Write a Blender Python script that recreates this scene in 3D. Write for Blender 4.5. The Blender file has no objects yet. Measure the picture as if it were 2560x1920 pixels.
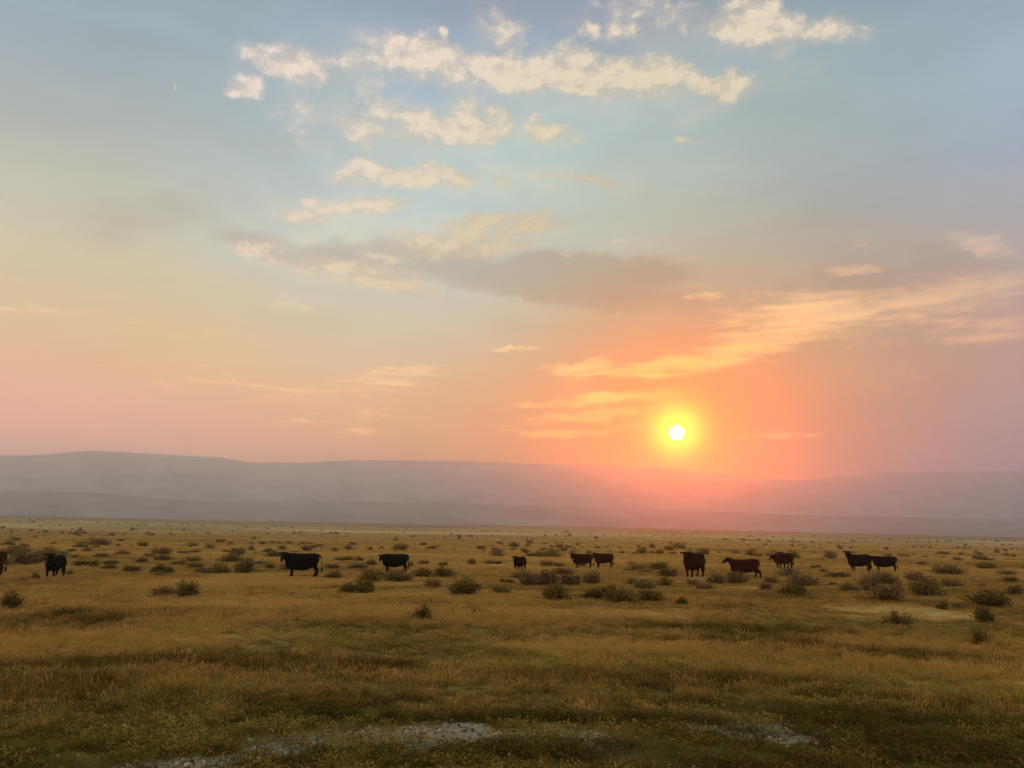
import bpy, bmesh, math, random
import numpy as np
from mathutils import Matrix, Vector, Euler, Quaternion

R = math.radians
C = bpy.context.scene.collection
sc = bpy.context.scene
random.seed(7)
RNG = np.random.default_rng(11)

# ------------------------------------------------------------------ camera
HC = 2.5                                   # eye height above the plain
HFOV = 65.0
PITCH, ROLL = 10.62, 0.96
PW, PH = 2212.0, 1659.0                    # units in which places were read off the photograph
FPX = (PW / 2) / math.tan(R(HFOV / 2))
cam_d = bpy.data.cameras.new('camera')
cam = bpy.data.objects.new('camera', cam_d)
C.objects.link(cam)
CM = Matrix.Rotation(R(90 + PITCH), 4, 'X') @ Matrix.Rotation(R(ROLL), 4, 'Z')
cam.matrix_world = Matrix.Translation((0, 0, HC)) @ CM
cam_d.sensor_fit = 'HORIZONTAL'
cam_d.angle = R(HFOV)
cam_d.clip_start = 0.1
cam_d.clip_end = 60000
sc.camera = cam

def ray(px, py):
    v = CM.to_3x3() @ Vector(((px - PW / 2) / FPX, -(py - PH / 2) / FPX, -1.0))
    return v.normalized()

def azel(px, py):
    d = ray(px, py)
    return math.atan2(d.x, d.y), math.asin(d.z)

SUN_DIR = ray(1462, 935)
SUN_AZ, SUN_EL = azel(1462, 935)

# ------------------------------------------------------------------ world
def lin(c):
    return [((x / 255) / 12.92 if x / 255 <= 0.04045 else ((x / 255 + 0.055) / 1.055) ** 2.4) for x in c]

world = bpy.data.worlds.new('World')
sc.world = world
world.use_nodes = True
WT = world.node_tree
WT.nodes.clear()

class NB:
    """a small node builder"""
    def __init__(self, tree): self.t = tree
    def n(self, kind, **kw):
        nd = self.t.nodes.new(kind)
        for k, v in kw.items(): setattr(nd, k, v)
        return nd
    def put(self, sock, v):
        if hasattr(v, 'is_output') or isinstance(v, bpy.types.NodeSocket): self.t.links.new(v, sock)
        elif v is not None: sock.default_value = v
    def m(self, op, a, b=None, c=None, clamp=False):
        nd = self.n('ShaderNodeMath', operation=op, use_clamp=clamp)
        for i, v in enumerate((a, b, c)): self.put(nd.inputs[i], v)
        return nd.outputs[0]
    def vm(self, op, a, b=None, out=0):
        nd = self.n('ShaderNodeVectorMath', operation=op)
        self.put(nd.inputs[0], a)
        if b is not None: self.put(nd.inputs[1], b)
        return nd.outputs[out]
    def mix(self, f, a, b, blend='MIX'):
        nd = self.n('ShaderNodeMix', data_type='RGBA', blend_type=blend)
        nd.clamp_factor = True
        self.put(nd.inputs[0], f)
        for s, v in ((6, a), (7, b)):
            if isinstance(v, (list, tuple)) and len(v) == 3: v = (*v, 1)
            self.put(nd.inputs[s], v)
        return nd.outputs[2]
    def xyz(self, x, y, z=0.0):
        nd = self.n('ShaderNodeCombineXYZ')
        for i, v in enumerate((x, y, z)): self.put(nd.inputs[i], v)
        return nd.outputs[0]
    def ramp(self, f, stops, interp='LINEAR'):
        nd = self.n('ShaderNodeValToRGB')
        cr = nd.color_ramp
        cr.interpolation = interp
        while len(cr.elements) < len(stops): cr.elements.new(0.5)
        for e, (p, c) in zip(cr.elements, stops):
            e.position = p; e.color = (*c, 1) if len(c) == 3 else c
        self.put(nd.inputs[0], f)
        return nd.outputs[0]
    def noise(self, vec, scale, detail=4, rough=0.55, dist=0.0):
        nd = self.n('ShaderNodeTexNoise', noise_dimensions='3D')
        self.put(nd.inputs['Vector'], vec)
        nd.inputs['Scale'].default_value = scale
        nd.inputs['Detail'].default_value = detail
        nd.inputs['Roughness'].default_value = rough
        nd.inputs['Distortion'].default_value = dist
        return nd.outputs[0]
    def sstep(self, x, a, b):
        nd = self.n('ShaderNodeMapRange', interpolation_type='SMOOTHSTEP')
        self.put(nd.inputs[0], x)
        nd.inputs[1].default_value = a; nd.inputs[2].default_value = b
        return nd.outputs[0]

W = NB(WT)
tc = W.n('ShaderNodeTexCoord')
DIR = tc.outputs['Generated']
sep = W.n('ShaderNodeSeparateXYZ'); WT.links.new(DIR, sep.inputs[0])
U = W.m('ARCTAN2', sep.outputs[0], sep.outputs[1])
V = W.m('ARCSINE', sep.outputs[2])
UV = W.xyz(U, V, 0.0)
VN = W.m('DIVIDE', V, R(42), clamp=True)

def el_of(y): return math.degrees(math.asin(ray(1106, y).z))
def sky_stops(rows, gain):
    out = []
    for (y, c), g in zip(rows, gain):
        l = lin(c)
        out.append((max(0.0, min(1.0, el_of(y) / 42)), [max(0, a * b) for a, b in zip(l, g)]))
    out.sort(key=lambda s: s[0])
    return out

# colours of the smoky evening sky towards the north-west, from behind the hills up, at three bearings
ROWS = [1125, 960, 850, 740, 600, 450, 300, 160, 30, -300]
SKY_L = [(196,150,128), (212,165,138), (218,176,145), (221,188,152), (213,198,168), (194,190,170), (177,181,178), (167,178,182), (159,175,182), (140,160,180)]
SKY_C = [(215,150,118), (233,168,130), (231,178,138), (217,188,156), (205,193,170), (192,194,178), (186,194,185), (178,188,188), (166,178,183), (150,166,178)]
SKY_R = [(160,128,124), (178,140,132), (196,150,134), (200,160,142), (184,166,156), (166,167,172), (168,176,180), (163,176,182), (154,174,184), (140,162,182)]
GAIN_L = [(2.443, 1.853, 3.252), (2.035, 1.482, 1.626), (1.489, 1.262, 1.121), (1.151, 1.173, 1.101), (1.008, 1.091, 1.16), (0.899, 0.973, 1.138), (0.836, 0.913, 1.095), (0.831, 0.922, 1.035), (0.834, 0.907, 0.912), (0.828, 0.859, 0.759)]  # first row: unseen sky behind the hills, boosted blue to light the haze
GAIN_C = [(1.685, 1.298, 0.881), (1.685, 1.366, 1.468), (1.464, 1.387, 1.911), (1.224, 1.418, 2.379), (1.109, 1.433, 2.64), (1.107, 1.355, 2.336), (1.03, 1.176, 1.823), (0.857, 0.957, 1.455), (0.745, 0.777, 1.196), (0.703, 0.635, 0.987)]
GAIN_R = [(1.427, 1.396, 4.549), (1.189, 1.117, 2.275), (1.174, 1.029, 1.591), (1.125, 1.041, 1.476), (1.013, 1.089, 1.618), (0.96, 1.129, 1.668), (0.954, 1.098, 1.502), (0.875, 0.969, 1.252), (0.72, 0.799, 1.008), (0.555, 0.636, 0.779)]  # blue of the hidden first row raised as on the left
rl = W.ramp(VN, sky_stops(list(zip(ROWS, SKY_L)), GAIN_L))
rc = W.ramp(VN, sky_stops(list(zip(ROWS, SKY_C)), GAIN_C))
rr = W.ramp(VN, sky_stops(list(zip(ROWS, SKY_R)), GAIN_R))
big = W.noise(W.vm('MULTIPLY', UV, (1.0, 2.2, 1.0)), 3.0, 3, 0.5)
UW = W.m('ADD', U, W.m('MULTIPLY', W.m('SUBTRACT', big, 0.5), 0.35))
sky = W.mix(W.sstep(UW, azel(200, 700)[0], azel(1100, 700)[0]), rl, rc)
sky = W.mix(W.sstep(UW, azel(1250, 700)[0], azel(2100, 700)[0]), sky, rr)

wisp = W.noise(W.vm('MULTIPLY', UV, (1.0, 3.2, 1.0)), 5.0, 6, 0.6, 0.6)
sky = W.vm('MULTIPLY', sky, W.m('MULTIPLY_ADD', wisp, 0.30, 0.85))
# the physical sky adds its blue at the top
nish = W.n('ShaderNodeTexSky', sky_type='NISHITA')
nish.sun_disc = False
nish.sun_elevation = SUN_EL
nish.sun_rotation = SUN_AZ
nish.dust_density = 6.0
nish.air_density = 1.2
sky = W.vm('ADD', sky, W.vm('MULTIPLY', nish.outputs[0], (0.008, 0.008, 0.008)))

# ---- clouds, as patches of the sky dome given by bearing and elevation
wob = W.n('ShaderNodeTexNoise'); WT.links.new(UV, wob.inputs['Vector']); wob.inputs['Scale'].default_value = 17; wob.inputs['Detail'].default_value = 5
wob.inputs['Roughness'].default_value = 0.6
WOB = W.vm('SUBTRACT', wob.outputs['Color'], (0.5, 0.5, 0.5))
UVD = W.vm('ADD', UV, W.vm('MULTIPLY', WOB, (0.075, 0.036, 0.0)))
sp2 = W.n('ShaderNodeSeparateXYZ'); WT.links.new(UVD, sp2.inputs[0])
CHAIN = {'uv': UVD, 'n': 0}
def patch(E, p0, p1, half, w):
    # every few patches the plane coordinates pass through the sum so far: keeps the shader's working memory small
    CHAIN['n'] += 1
    if CHAIN['n'] % 6 == 0 and E is not None: CHAIN['uv'] = W.xyz(sp2.outputs[0], sp2.outputs[1], W.m('MULTIPLY', E, 1e-7))
    a, b = Vector(azel(*p0)), Vector(azel(*p1))
    c = (a + b) / 2; d = b - a
    nd = W.n('ShaderNodeMapping', vector_type='TEXTURE')
    WT.links.new(CHAIN['uv'], nd.inputs[0])
    nd.inputs[1].default_value = (c.x, c.y, 0)
    nd.inputs[2].default_value = (0, 0, math.atan2(d.y, d.x))
    nd.inputs[3].default_value = (d.length / 2 * 1.08, half / FPX * 1.1, 1)
    ln = W.vm('DOT_PRODUCT', nd.outputs[0], nd.outputs[0], out=1)
    e = W.m('MULTIPLY_ADD', ln, -w, w)
    return e if E is None else W.m('SMOOTH_MAX', E, e, 0.08)

# long grey bank in shadow
E = None
for a in [((560,548),(1120,570),44,1.0), ((900,590),(1540,585),52,1.25), ((1100,620),(1560,650),40,.8), ((-100,480),(700,420),70,.45),
          ((1650,600),(2300,560),60,.6), ((380,480),(700,560),34,.7)]:
    E = patch(E, *a)
nb = W.noise(W.vm('MULTIPLY', UV, (1.0, 3.0, 1.0)), 9.0, 5, 0.55)
bank = W.sstep(W.m('ADD', E, W.m('MULTIPLY', W.m('SUBTRACT', nb, 0.5), 0.9)), 0.05, 0.75)
sky = W.mix(W.m('MULTIPLY', bank, 0.46), sky, lin((180,152,150)))

# high thin streaks, lit from below
E = None
for a in [((1160,800),(1660,775),30,1.4), ((1440,770),(1800,735),26,1.2), ((1100,875),(1500,842),18,1.2), ((1130,905),(1460,880),20,1.1), ((1040,935),(1420,920),14,.8),
          ((1540,690),(2000,650),56,1.35), ((1520,730),(1900,705),38,1.2), ((1800,660),(2260,600),54,1.35), ((2000,720),(2300,680),40,.7), ((2060,505),(2230,545),22,1.2), ((1790,585),(1900,580),12,1.0),
          ((1790,530),(1880,520),14,.5), ((-60,630),(230,700),40,.4), ((180,690),(500,720),18,.3), ((560,645),(680,665),14,.8),
          ((700,840),(1010,775),22,.45), ((240,820),(560,820),30,.25), ((520,850),(900,840),30,.3), ((560,910),(900,915),26,.3),
          ((1560,935),(1760,930),12,.9), ((1060,765),(1160,760),8,.8), ((1480,640),(1560,630),16,.7)]:
    E = patch(E, *a)
nc1 = W.noise(W.vm('MULTIPLY', UV, (1.0, 7.5, 1.0)), 9.0, 8, 0.66, 0.4)
nc2 = W.noise(W.vm('MULTIPLY', UV, (1.0, 4.0, 1.0)), 40.0, 4, 0.6)
nc = W.m('ADD', W.m('MULTIPLY', nc1, 0.75), W.m('MULTIPLY', nc2, 0.25))
cir = W.sstep(W.m('ADD', E, W.m('MULTIPLY', W.m('SUBTRACT', nc, 0.50), 5.0)), 0.1, 1.8)
low = W.sstep(V, R(17), R(6))
lit = W.mix(low, W.vm('ADD', W.vm('MULTIPLY', sky, (1.24, 1.16, 1.06)), (0.06, 0.03, 0.01)), W.vm('ADD', W.vm('MULTIPLY', sky, (2.1, 2.1, 1.5)), (0.16, 0.10, 0.015)))
sky = W.mix(W.m('MULTIPLY', cir, 0.95), sky, lit)
# small flecks in rows
E = None
for a in [((1780,750),(2000,735),14,1.0), ((1860,830),(2060,800),30,.9), ((1300,515),(1380,515),9,1.0), ((1400,555),(1510,600),9,1.0), ((1300,560),(1400,565),6,.8),
          ((2000,745),(2090,720),20,.8)]:
    E = patch(E, *a)
nf = W.noise(W.vm('MULTIPLY', UV, (1.0, 1.6, 1.0)), 75.0, 3, 0.5)
fle = W.sstep(W.m('ADD', E, W.m('MULTIPLY', W.m('SUBTRACT', nf, 0.58), 5.0)), 0.1, 1.1)
sky = W.mix(W.m('MULTIPLY', fle, 0.6), sky, W.vm('ADD', W.vm('MULTIPLY', sky, (1.2, 1.18, 1.12)), (0.06, 0.04, 0.025)))

# thin veil round the heaped rows
E = None
for a in [((540,150),(1000,120),75,.8), ((860,135),(1660,185),70,.9), ((1220,40),(1860,60),70,.8), ((600,270),(1280,280),62,.75), ((640,300),(820,250),60,.6), ((700,375),(1380,385),46,.7),
          ((590,455),(900,445),44,.8), ((620,500),(1220,505),46,.85), ((560,560),(960,620),34,.8), ((1000,50),(1130,70),60,.6)]:
    E = patch(E, *a)
nv = W.noise(W.vm('MULTIPLY', UV, (1.0, 2.2, 1.0)), 16.0, 7, 0.6)
vl = W.sstep(W.m('ADD', E, W.m('MULTIPLY', W.m('SUBTRACT', nv, 0.47), 3.0)), -0.2, 1.2)
sky = W.mix(W.m('MULTIPLY', vl, 0.75), sky, W.vm('ADD', W.vm('MULTIPLY', sky, (1.22, 1.09, 0.96)), (0.05, 0.028, 0.012)))
# heaped cream cloud rows
E = None
for a in [((520,130),(720,150),34,1.15), ((690,140),(900,112),20,.75), ((780,92),(1060,160),44,1.35), ((940,145),(1340,160),38,1.7), ((1180,150),(1300,132),40,1.4), ((1240,165),(1520,165),40,1.65), ((900,140),(1600,175),30,1.3),
          ((1370,150),(1480,145),30,1.2), ((1440,165),(1640,205),26,1.45), ((490,182),(558,188),20,1.25),
          ((730,280),(860,240),38,.8), ((830,250),(970,292),36,1.2), ((900,288),(1095,285),27,1.7), ((950,262),(1090,250),34,1.2), ((1120,275),(1215,295),16,1.3), ((1130,280),(1170,262),17,1.0), ((1180,280),(1250,292),16,1.0),
          ((705,372),(880,372),30,1.4), ((780,392),(1045,375),25,1.5), ((900,365),(950,352),18,1.0),
          ((590,468),(770,455),21,1.2), ((670,462),(900,438),18,1.4), ((650,430),(700,450),20,.8), ((740,432),(800,428),8,.7),
          ((840,520),(1140,525),30,1.2), ((940,492),(1140,468),19,1.4), ((1090,500),(1210,476),24,1.3), ((880,545),(1120,520),24,1.0),
          ((475,545),(620,533),17,1.3), ((590,568),(870,592),21,1.15), ((690,600),(950,634),19,1.2), ((560,550),(700,575),12,.8), ((760,545),(900,575),9,1.0),
          ((1520,55),(1760,62),40,1.45), ((1560,20),(1700,22),26,1.1), ((1700,70),(1885,58),24,.9), ((1255,70),(1300,72),15,1.15), ((1310,68),(1390,62),20,1.0), ((1030,40),(1130,80),42,.75), ((1290,5),(1480,20),30,.5), ((1460,50),(1490,48),18,.8),
          ((950,78),(985,78),12,.9), ((590,255),(700,250),24,.5), ((640,300),(670,310),18,.7), ((760,190),(830,188),22,.5), ((1270,400),(1345,398),11,1.0), ((1060,380),(1110,385),18,.6), ((1150,385),(1300,380),13,.5),
          ((1200,550),(1240,555),6,1.0), ((1345,560),(1375,562),5,1.0), ((360,190),(372,192),6,.8), ((370,402),(385,404),6,.7), ((1460,300),(1500,298),5,.6)]:
    E = patch(E, *a)
UVW = W.vm('ADD', UV, W.vm('MULTIPLY', WOB, (0.02, 0.02, 0.0)))
n1 = W.noise(W.vm('MULTIPLY', UVW, (1.0, 1.6, 1.0)), 36.0, 10, 0.64)
dens_in = W.m('ADD', W.m('MULTIPLY', E, 1.1), W.m('MULTIPLY', W.m('SUBTRACT', n1, 0.50), 4.4))
n1b = W.noise(W.vm('MULTIPLY', W.vm('ADD', UVW, (0.004, -0.010, 0.0)), (1.0, 1.6, 1.0)), 36.0, 5, 0.6)
cum = W.sstep(dens_in, -0.45, 1.6)
core = W.m('ADD', W.sstep(dens_in, 0.3, 1.7), W.m('MULTIPLY', W.m('SUBTRACT', n1, n1b), 3.2), clamp=True)
n2 = W.noise(W.vm('MULTIPLY', UVW, (1.0, 1.6, 1.0)), 55.0, 5, 0.6)
warm = W.mix(W.sstep(V, R(10), R(30)), lin((255,220,204)), lin((255,229,220)))
ccol = W.mix(core, W.mix(W.sstep(V, R(10), R(30)), lin((232,200,188)), lin((228,206,200))), warm)
ccol = W.vm('MULTIPLY', ccol, W.m('MULTIPLY_ADD', n2, 0.24, 0.96))
sky = W.mix(W.m('MULTIPLY', cum, 0.94), sky, ccol)

dt = W.vm('DOT_PRODUCT', DIR, tuple(SUN_DIR), out=1)
ANG = W.m('MULTIPLY', W.m('ARCCOSINE', W.m('MINIMUM', dt, 1.0)), 180 / math.pi)
# smoke is thickest and reddest in front of the sun
def halo_f(width, power):
    return W.m('POWER', 2.71828, W.m('MULTIPLY', W.m('POWER', W.m('DIVIDE', ANG, width), power), -1.0))
SMOKE = ((19.0, 0.75), (15.5, 0.86), (23.0, 0.98))       # reach in degrees and strength for red, green, blue
sky = W.vm('MULTIPLY', sky, W.xyz(*[W.m('MULTIPLY_ADD', halo_f(w_, 1.5), -c, 1.0) for w_, c in SMOKE]))
# streaks close to the sun glow through it
sky = W.vm('ADD', sky, W.vm('MULTIPLY', W.vm('MULTIPLY', cir, halo_f(17.0, 1.6)), (1.0, 0.44, 0.07)))
# the sun's own aureole in the smoke, and its disc
def halo(width, power, col, amt):
    e = W.m('POWER', 2.71828, W.m('MULTIPLY', W.m('POWER', W.m('DIVIDE', ANG, width), power), -1.0))
    return W.vm('MULTIPLY', W.xyz(e, e, e), tuple(c * amt for c in col))
AUR = [(1.3, 1.45, (1.0, 0.95, 0.03), 4.2)]
for h in AUR: sky = W.vm('ADD', sky, halo(*h))
disc = W.sstep(ANG, 0.60, 0.26)
sky = W.vm('ADD', sky, W.vm('MULTIPLY', W.xyz(disc, disc, disc), (9, 9, 12)))
# unseen sky overhead and behind the viewer, boosted warm to light the ground
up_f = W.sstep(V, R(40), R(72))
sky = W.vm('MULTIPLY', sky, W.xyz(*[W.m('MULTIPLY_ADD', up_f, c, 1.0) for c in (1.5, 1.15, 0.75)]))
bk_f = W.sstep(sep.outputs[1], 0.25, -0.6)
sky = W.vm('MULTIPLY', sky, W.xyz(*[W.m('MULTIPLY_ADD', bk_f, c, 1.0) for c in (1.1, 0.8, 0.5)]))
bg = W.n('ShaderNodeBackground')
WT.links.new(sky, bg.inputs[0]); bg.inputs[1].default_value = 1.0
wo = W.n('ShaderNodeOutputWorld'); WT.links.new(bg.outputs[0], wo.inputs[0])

# ------------------------------------------------------------------ sun, exposure
SUN_E = 0.38
sd = bpy.data.lights.new('sun', 'SUN')
sd.energy = SUN_E
sd.angle = R(0.6)
sd.color = (1.0, 0.10, 0.0)
so = bpy.data.objects.new('sun', sd); C.objects.link(so)
so.rotation_euler = (-SUN_DIR).to_track_quat('-Z', 'Y').to_euler()
so.location = (0, 0, 50)
sc.view_settings.view_transform = 'Standard'
sc.view_settings.look = 'None'
sc.view_settings.exposure = 0.0
sc.view_settings.gamma = 1.0
sc.render.engine = 'CYCLES'
sc.cycles.use_denoising = True
sc.cycles.max_bounces = 6
sc.cycles.diffuse_bounces = 3
sc.cycles.transmission_bounces = 4
sc.cycles.volume_bounces = 3
sc.cycles.sample_clamp_indirect = 4.0

# ------------------------------------------------------------------ helpers
def tag(o, label=None, cat=None, group=None, kind=None):
    if label: o['label'] = label
    if cat: o['category'] = cat
    if group: o['group'] = group
    if kind: o['kind'] = kind
    return o

def mesh_np(name, verts, faces, mat=None, smooth=False):
    """faces: (n,3) or (n,4) array"""
    verts = np.asarray(verts, dtype=np.float32); faces = np.asarray(faces, dtype=np.int32)
    me = bpy.data.meshes.new(name)
    k = faces.shape[1]
    me.vertices.add(len(verts)); me.vertices.foreach_set('co', verts.ravel())
    me.loops.add(faces.size); me.loops.foreach_set('vertex_index', faces.ravel())
    me.polygons.add(len(faces)); me.polygons.foreach_set('loop_start', np.arange(0, faces.size, k, dtype=np.int32))
    if smooth: me.polygons.foreach_set('use_smooth', np.ones(len(faces), dtype=bool))
    me.update(calc_edges=True); me.validate()
    if mat: me.materials.append(mat)
    return me

def attr(me, name, data, kind='FLOAT'):
    a = me.attributes.new(name, kind, 'POINT')
    if kind == 'FLOAT_VECTOR': a.data.foreach_set('vector', np.asarray(data, dtype=np.float32).ravel())
    else: a.data.foreach_set('value', np.asarray(data, dtype=np.int32 if kind == 'INT' else np.float32).ravel())

def link(name, me, parent=None):
    o = bpy.data.objects.new(name, me); C.objects.link(o)
    if parent: o.parent = parent
    return o

def _hash(ix, iy, seed):
    h = (ix.astype(np.int64) * 374761393 + iy.astype(np.int64) * 668265263 + seed * 1274126177) & 0x7fffffff
    h = ((h ^ (h >> 13)) * 1274126177) & 0x7fffffff
    h = h ^ (h >> 16)
    return (h & 0xffff) / 65535.0

def vnoise(x, y, seed=0):
    x = np.asarray(x, float); y = np.asarray(y, float)
    ix, iy = np.floor(x), np.floor(y)
    fx, fy = x - ix, y - iy
    fx = fx * fx * (3 - 2 * fx); fy = fy * fy * (3 - 2 * fy)
    a, b = _hash(ix, iy, seed), _hash(ix + 1, iy, seed)
    c, d = _hash(ix, iy + 1, seed), _hash(ix + 1, iy + 1, seed)
    return (a * (1 - fx) + b * fx) * (1 - fy) + (c * (1 - fx) + d * fx) * fy

def fbm(x, y, seed=0, oct=4, gain=0.5):
    s, a, t = 0, 1.0, 0
    for k in range(oct):
        s = s + a * vnoise(x * 2 ** k + 17.3 * k, y * 2 ** k - 9.1 * k, seed + k); t += a; a *= gain
    return s / t

def hgt(x, y):
    x = np.asarray(x, float); y = np.asarray(y, float)
    r = np.hypot(x, y)
    fade = np.clip((r - 4) / 25, 0, 1)
    h = 0.55 * (fbm(x / 26, y / 26, 3, 3) - 0.5) + 0.10 * (fbm(x / 3.1, y / 3.1, 8, 3) - 0.5)
    far = np.clip((r - 90) / 600, 0, 1)
    h = h * (1 - 0.5 * far) + far * 2.2 * (fbm(x / 260, y / 260, 21, 3) - 0.5)
    th = np.arctan2(x, np.maximum(y, 1e-3))
    slope = 0.0135 * (1 - 0.4 * np.clip((th - .1) / .45, 0, 1))
    return h * fade + slope * np.where(r > 400, r - 300, np.maximum(r - 200, 0) ** 2 / 400)

def ground_at(px, py):
    d = ray(px, py)
    t = HC / max(1e-2, -d.z)
    for _ in range(30):
        p = Vector((0, 0, HC)) + d * t
        h = float(hgt(p.x, p.y))
        t = .5 * t + .5 * (HC - h) / max(1e-4, -d.z)
    p = Vector((0, 0, HC)) + d * t
    return Vector((p.x, p.y, float(hgt(p.x, p.y))))

def px_m(p):
    """metres per photograph unit at point p"""
    v = CM.to_3x3().transposed() @ (Vector(p) - Vector((0, 0, HC)))
    return -v.z / FPX

# ------------------------------------------------------------------ what grows where (tone: dark..pale, green, bare soil, height)
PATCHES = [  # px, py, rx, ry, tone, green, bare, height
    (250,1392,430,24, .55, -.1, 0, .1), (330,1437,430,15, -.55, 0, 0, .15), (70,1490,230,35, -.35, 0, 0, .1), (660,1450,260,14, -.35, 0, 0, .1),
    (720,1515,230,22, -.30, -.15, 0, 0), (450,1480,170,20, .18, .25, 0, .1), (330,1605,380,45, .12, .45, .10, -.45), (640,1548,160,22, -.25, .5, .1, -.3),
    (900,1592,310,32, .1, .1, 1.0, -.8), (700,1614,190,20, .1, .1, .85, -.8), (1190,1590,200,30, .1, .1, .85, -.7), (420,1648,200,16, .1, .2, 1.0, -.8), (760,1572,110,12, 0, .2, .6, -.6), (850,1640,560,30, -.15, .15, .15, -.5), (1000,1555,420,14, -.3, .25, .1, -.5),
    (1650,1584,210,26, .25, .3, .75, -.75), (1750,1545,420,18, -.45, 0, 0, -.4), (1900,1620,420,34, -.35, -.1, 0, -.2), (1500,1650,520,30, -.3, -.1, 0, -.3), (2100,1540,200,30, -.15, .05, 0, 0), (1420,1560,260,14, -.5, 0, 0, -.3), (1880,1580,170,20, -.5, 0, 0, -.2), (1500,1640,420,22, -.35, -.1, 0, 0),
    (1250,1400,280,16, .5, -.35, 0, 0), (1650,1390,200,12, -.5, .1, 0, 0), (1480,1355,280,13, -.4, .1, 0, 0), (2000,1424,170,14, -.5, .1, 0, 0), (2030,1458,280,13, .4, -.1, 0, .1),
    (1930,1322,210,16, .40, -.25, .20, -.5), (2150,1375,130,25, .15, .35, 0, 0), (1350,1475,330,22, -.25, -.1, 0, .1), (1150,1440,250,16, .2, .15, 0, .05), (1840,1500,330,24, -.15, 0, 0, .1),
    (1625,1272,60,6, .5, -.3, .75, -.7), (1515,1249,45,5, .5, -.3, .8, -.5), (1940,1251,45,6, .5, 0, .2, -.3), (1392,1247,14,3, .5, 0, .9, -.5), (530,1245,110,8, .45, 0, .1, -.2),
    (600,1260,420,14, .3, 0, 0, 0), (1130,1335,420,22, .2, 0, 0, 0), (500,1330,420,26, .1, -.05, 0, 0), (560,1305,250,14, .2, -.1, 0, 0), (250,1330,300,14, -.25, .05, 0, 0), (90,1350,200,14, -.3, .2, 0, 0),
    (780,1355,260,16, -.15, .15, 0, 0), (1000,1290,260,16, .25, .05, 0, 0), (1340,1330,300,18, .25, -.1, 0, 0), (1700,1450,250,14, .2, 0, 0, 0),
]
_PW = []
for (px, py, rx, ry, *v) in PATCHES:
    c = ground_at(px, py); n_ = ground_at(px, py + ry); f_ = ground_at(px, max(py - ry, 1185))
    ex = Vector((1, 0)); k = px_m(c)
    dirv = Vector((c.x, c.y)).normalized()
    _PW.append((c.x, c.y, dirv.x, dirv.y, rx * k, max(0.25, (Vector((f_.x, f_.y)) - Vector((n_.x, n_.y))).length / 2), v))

def cover(x, y):
    x = np.asarray(x, float); y = np.asarray(y, float)
    r = np.hypot(x, y)
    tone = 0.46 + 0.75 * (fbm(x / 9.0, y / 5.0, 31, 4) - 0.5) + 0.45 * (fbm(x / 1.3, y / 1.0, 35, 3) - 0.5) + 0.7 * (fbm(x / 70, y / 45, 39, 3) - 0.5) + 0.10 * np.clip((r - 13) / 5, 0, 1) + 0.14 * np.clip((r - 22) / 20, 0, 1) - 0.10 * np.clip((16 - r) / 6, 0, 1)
    green = 0.38 + 1.1 * (fbm(x / 12.0, y / 8.0, 51, 4) - 0.5) + 0.4 * (fbm(x / 1.7, y / 1.7, 55, 2) - 0.5)
    bare = np.clip(3.0 * (fbm(x / 4.0, y / 4.0, 61, 4) - 0.70), 0, 1) * 0.5
    ht = 0.75 + 0.9 * (fbm(x / 5.0, y / 3.5, 71, 3) - 0.5)
    wob = 0.9 * (fbm(x / 2.2, y / 2.2, 81, 4) - 0.5) + 0.8 * (fbm(x / 0.55, y / 0.55, 85, 3) - 0.5)
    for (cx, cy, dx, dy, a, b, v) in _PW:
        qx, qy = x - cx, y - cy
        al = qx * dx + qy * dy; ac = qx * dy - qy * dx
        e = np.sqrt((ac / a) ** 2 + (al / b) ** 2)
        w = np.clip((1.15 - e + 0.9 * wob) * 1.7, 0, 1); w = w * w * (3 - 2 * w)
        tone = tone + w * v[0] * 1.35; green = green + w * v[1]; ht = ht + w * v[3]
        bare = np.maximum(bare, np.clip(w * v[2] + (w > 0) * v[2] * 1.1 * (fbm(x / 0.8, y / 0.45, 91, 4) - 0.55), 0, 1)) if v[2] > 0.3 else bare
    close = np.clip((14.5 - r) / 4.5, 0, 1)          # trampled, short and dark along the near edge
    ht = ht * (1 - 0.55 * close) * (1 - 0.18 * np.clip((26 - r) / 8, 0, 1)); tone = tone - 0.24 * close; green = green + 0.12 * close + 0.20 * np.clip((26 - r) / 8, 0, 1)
    return np.clip(tone, 0, 1), np.clip(green, 0, 1), np.clip(bare, 0, 1), np.clip(ht, 0.15, 1.6)

# ------------------------------------------------------------------ materials
def mat(name):
    m = bpy.data.materials.new(name); m.use_nodes = True
    m.node_tree.nodes.clear()
    return m, NB(m.node_tree)

def finish(b, shader, disp=None):
    o = b.n('ShaderNodeOutputMaterial')
    b.t.links.new(shader, o.inputs[0])

def principled(b, col, rough=0.8, spec=0.2, normal=None):
    p = b.n('ShaderNodeBsdfPrincipled')
    if isinstance(col, (list, tuple)): col = (*col[:3], 1)
    b.put(p.inputs['Base Color'], col)
    b.put(p.inputs['Roughness'], rough)
    p.inputs['Specular IOR Level'].default_value = spec
    if normal is not None: b.t.links.new(normal, p.inputs['Normal'])
    return p.outputs[0]

def bump(b, h, strength, dist):
    n = b.n('ShaderNodeBump'); n.inputs['Strength'].default_value = strength; n.inputs['Distance'].default_value = dist
    b.put(n.inputs['Height'], h)
    return n.outputs[0]

def at(b, name, kind='GEOMETRY'):
    a = b.n('ShaderNodeAttribute', attribute_type=kind, attribute_name=name)
    return a.outputs['Fac']

# vegetation palette (albedo)
DARK, PALE = (0.110, 0.066, 0.016), (0.63, 0.425, 0.140)
GRN_D, GRN_P = (0.080, 0.070, 0.013), (0.38, 0.30, 0.06)

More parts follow.
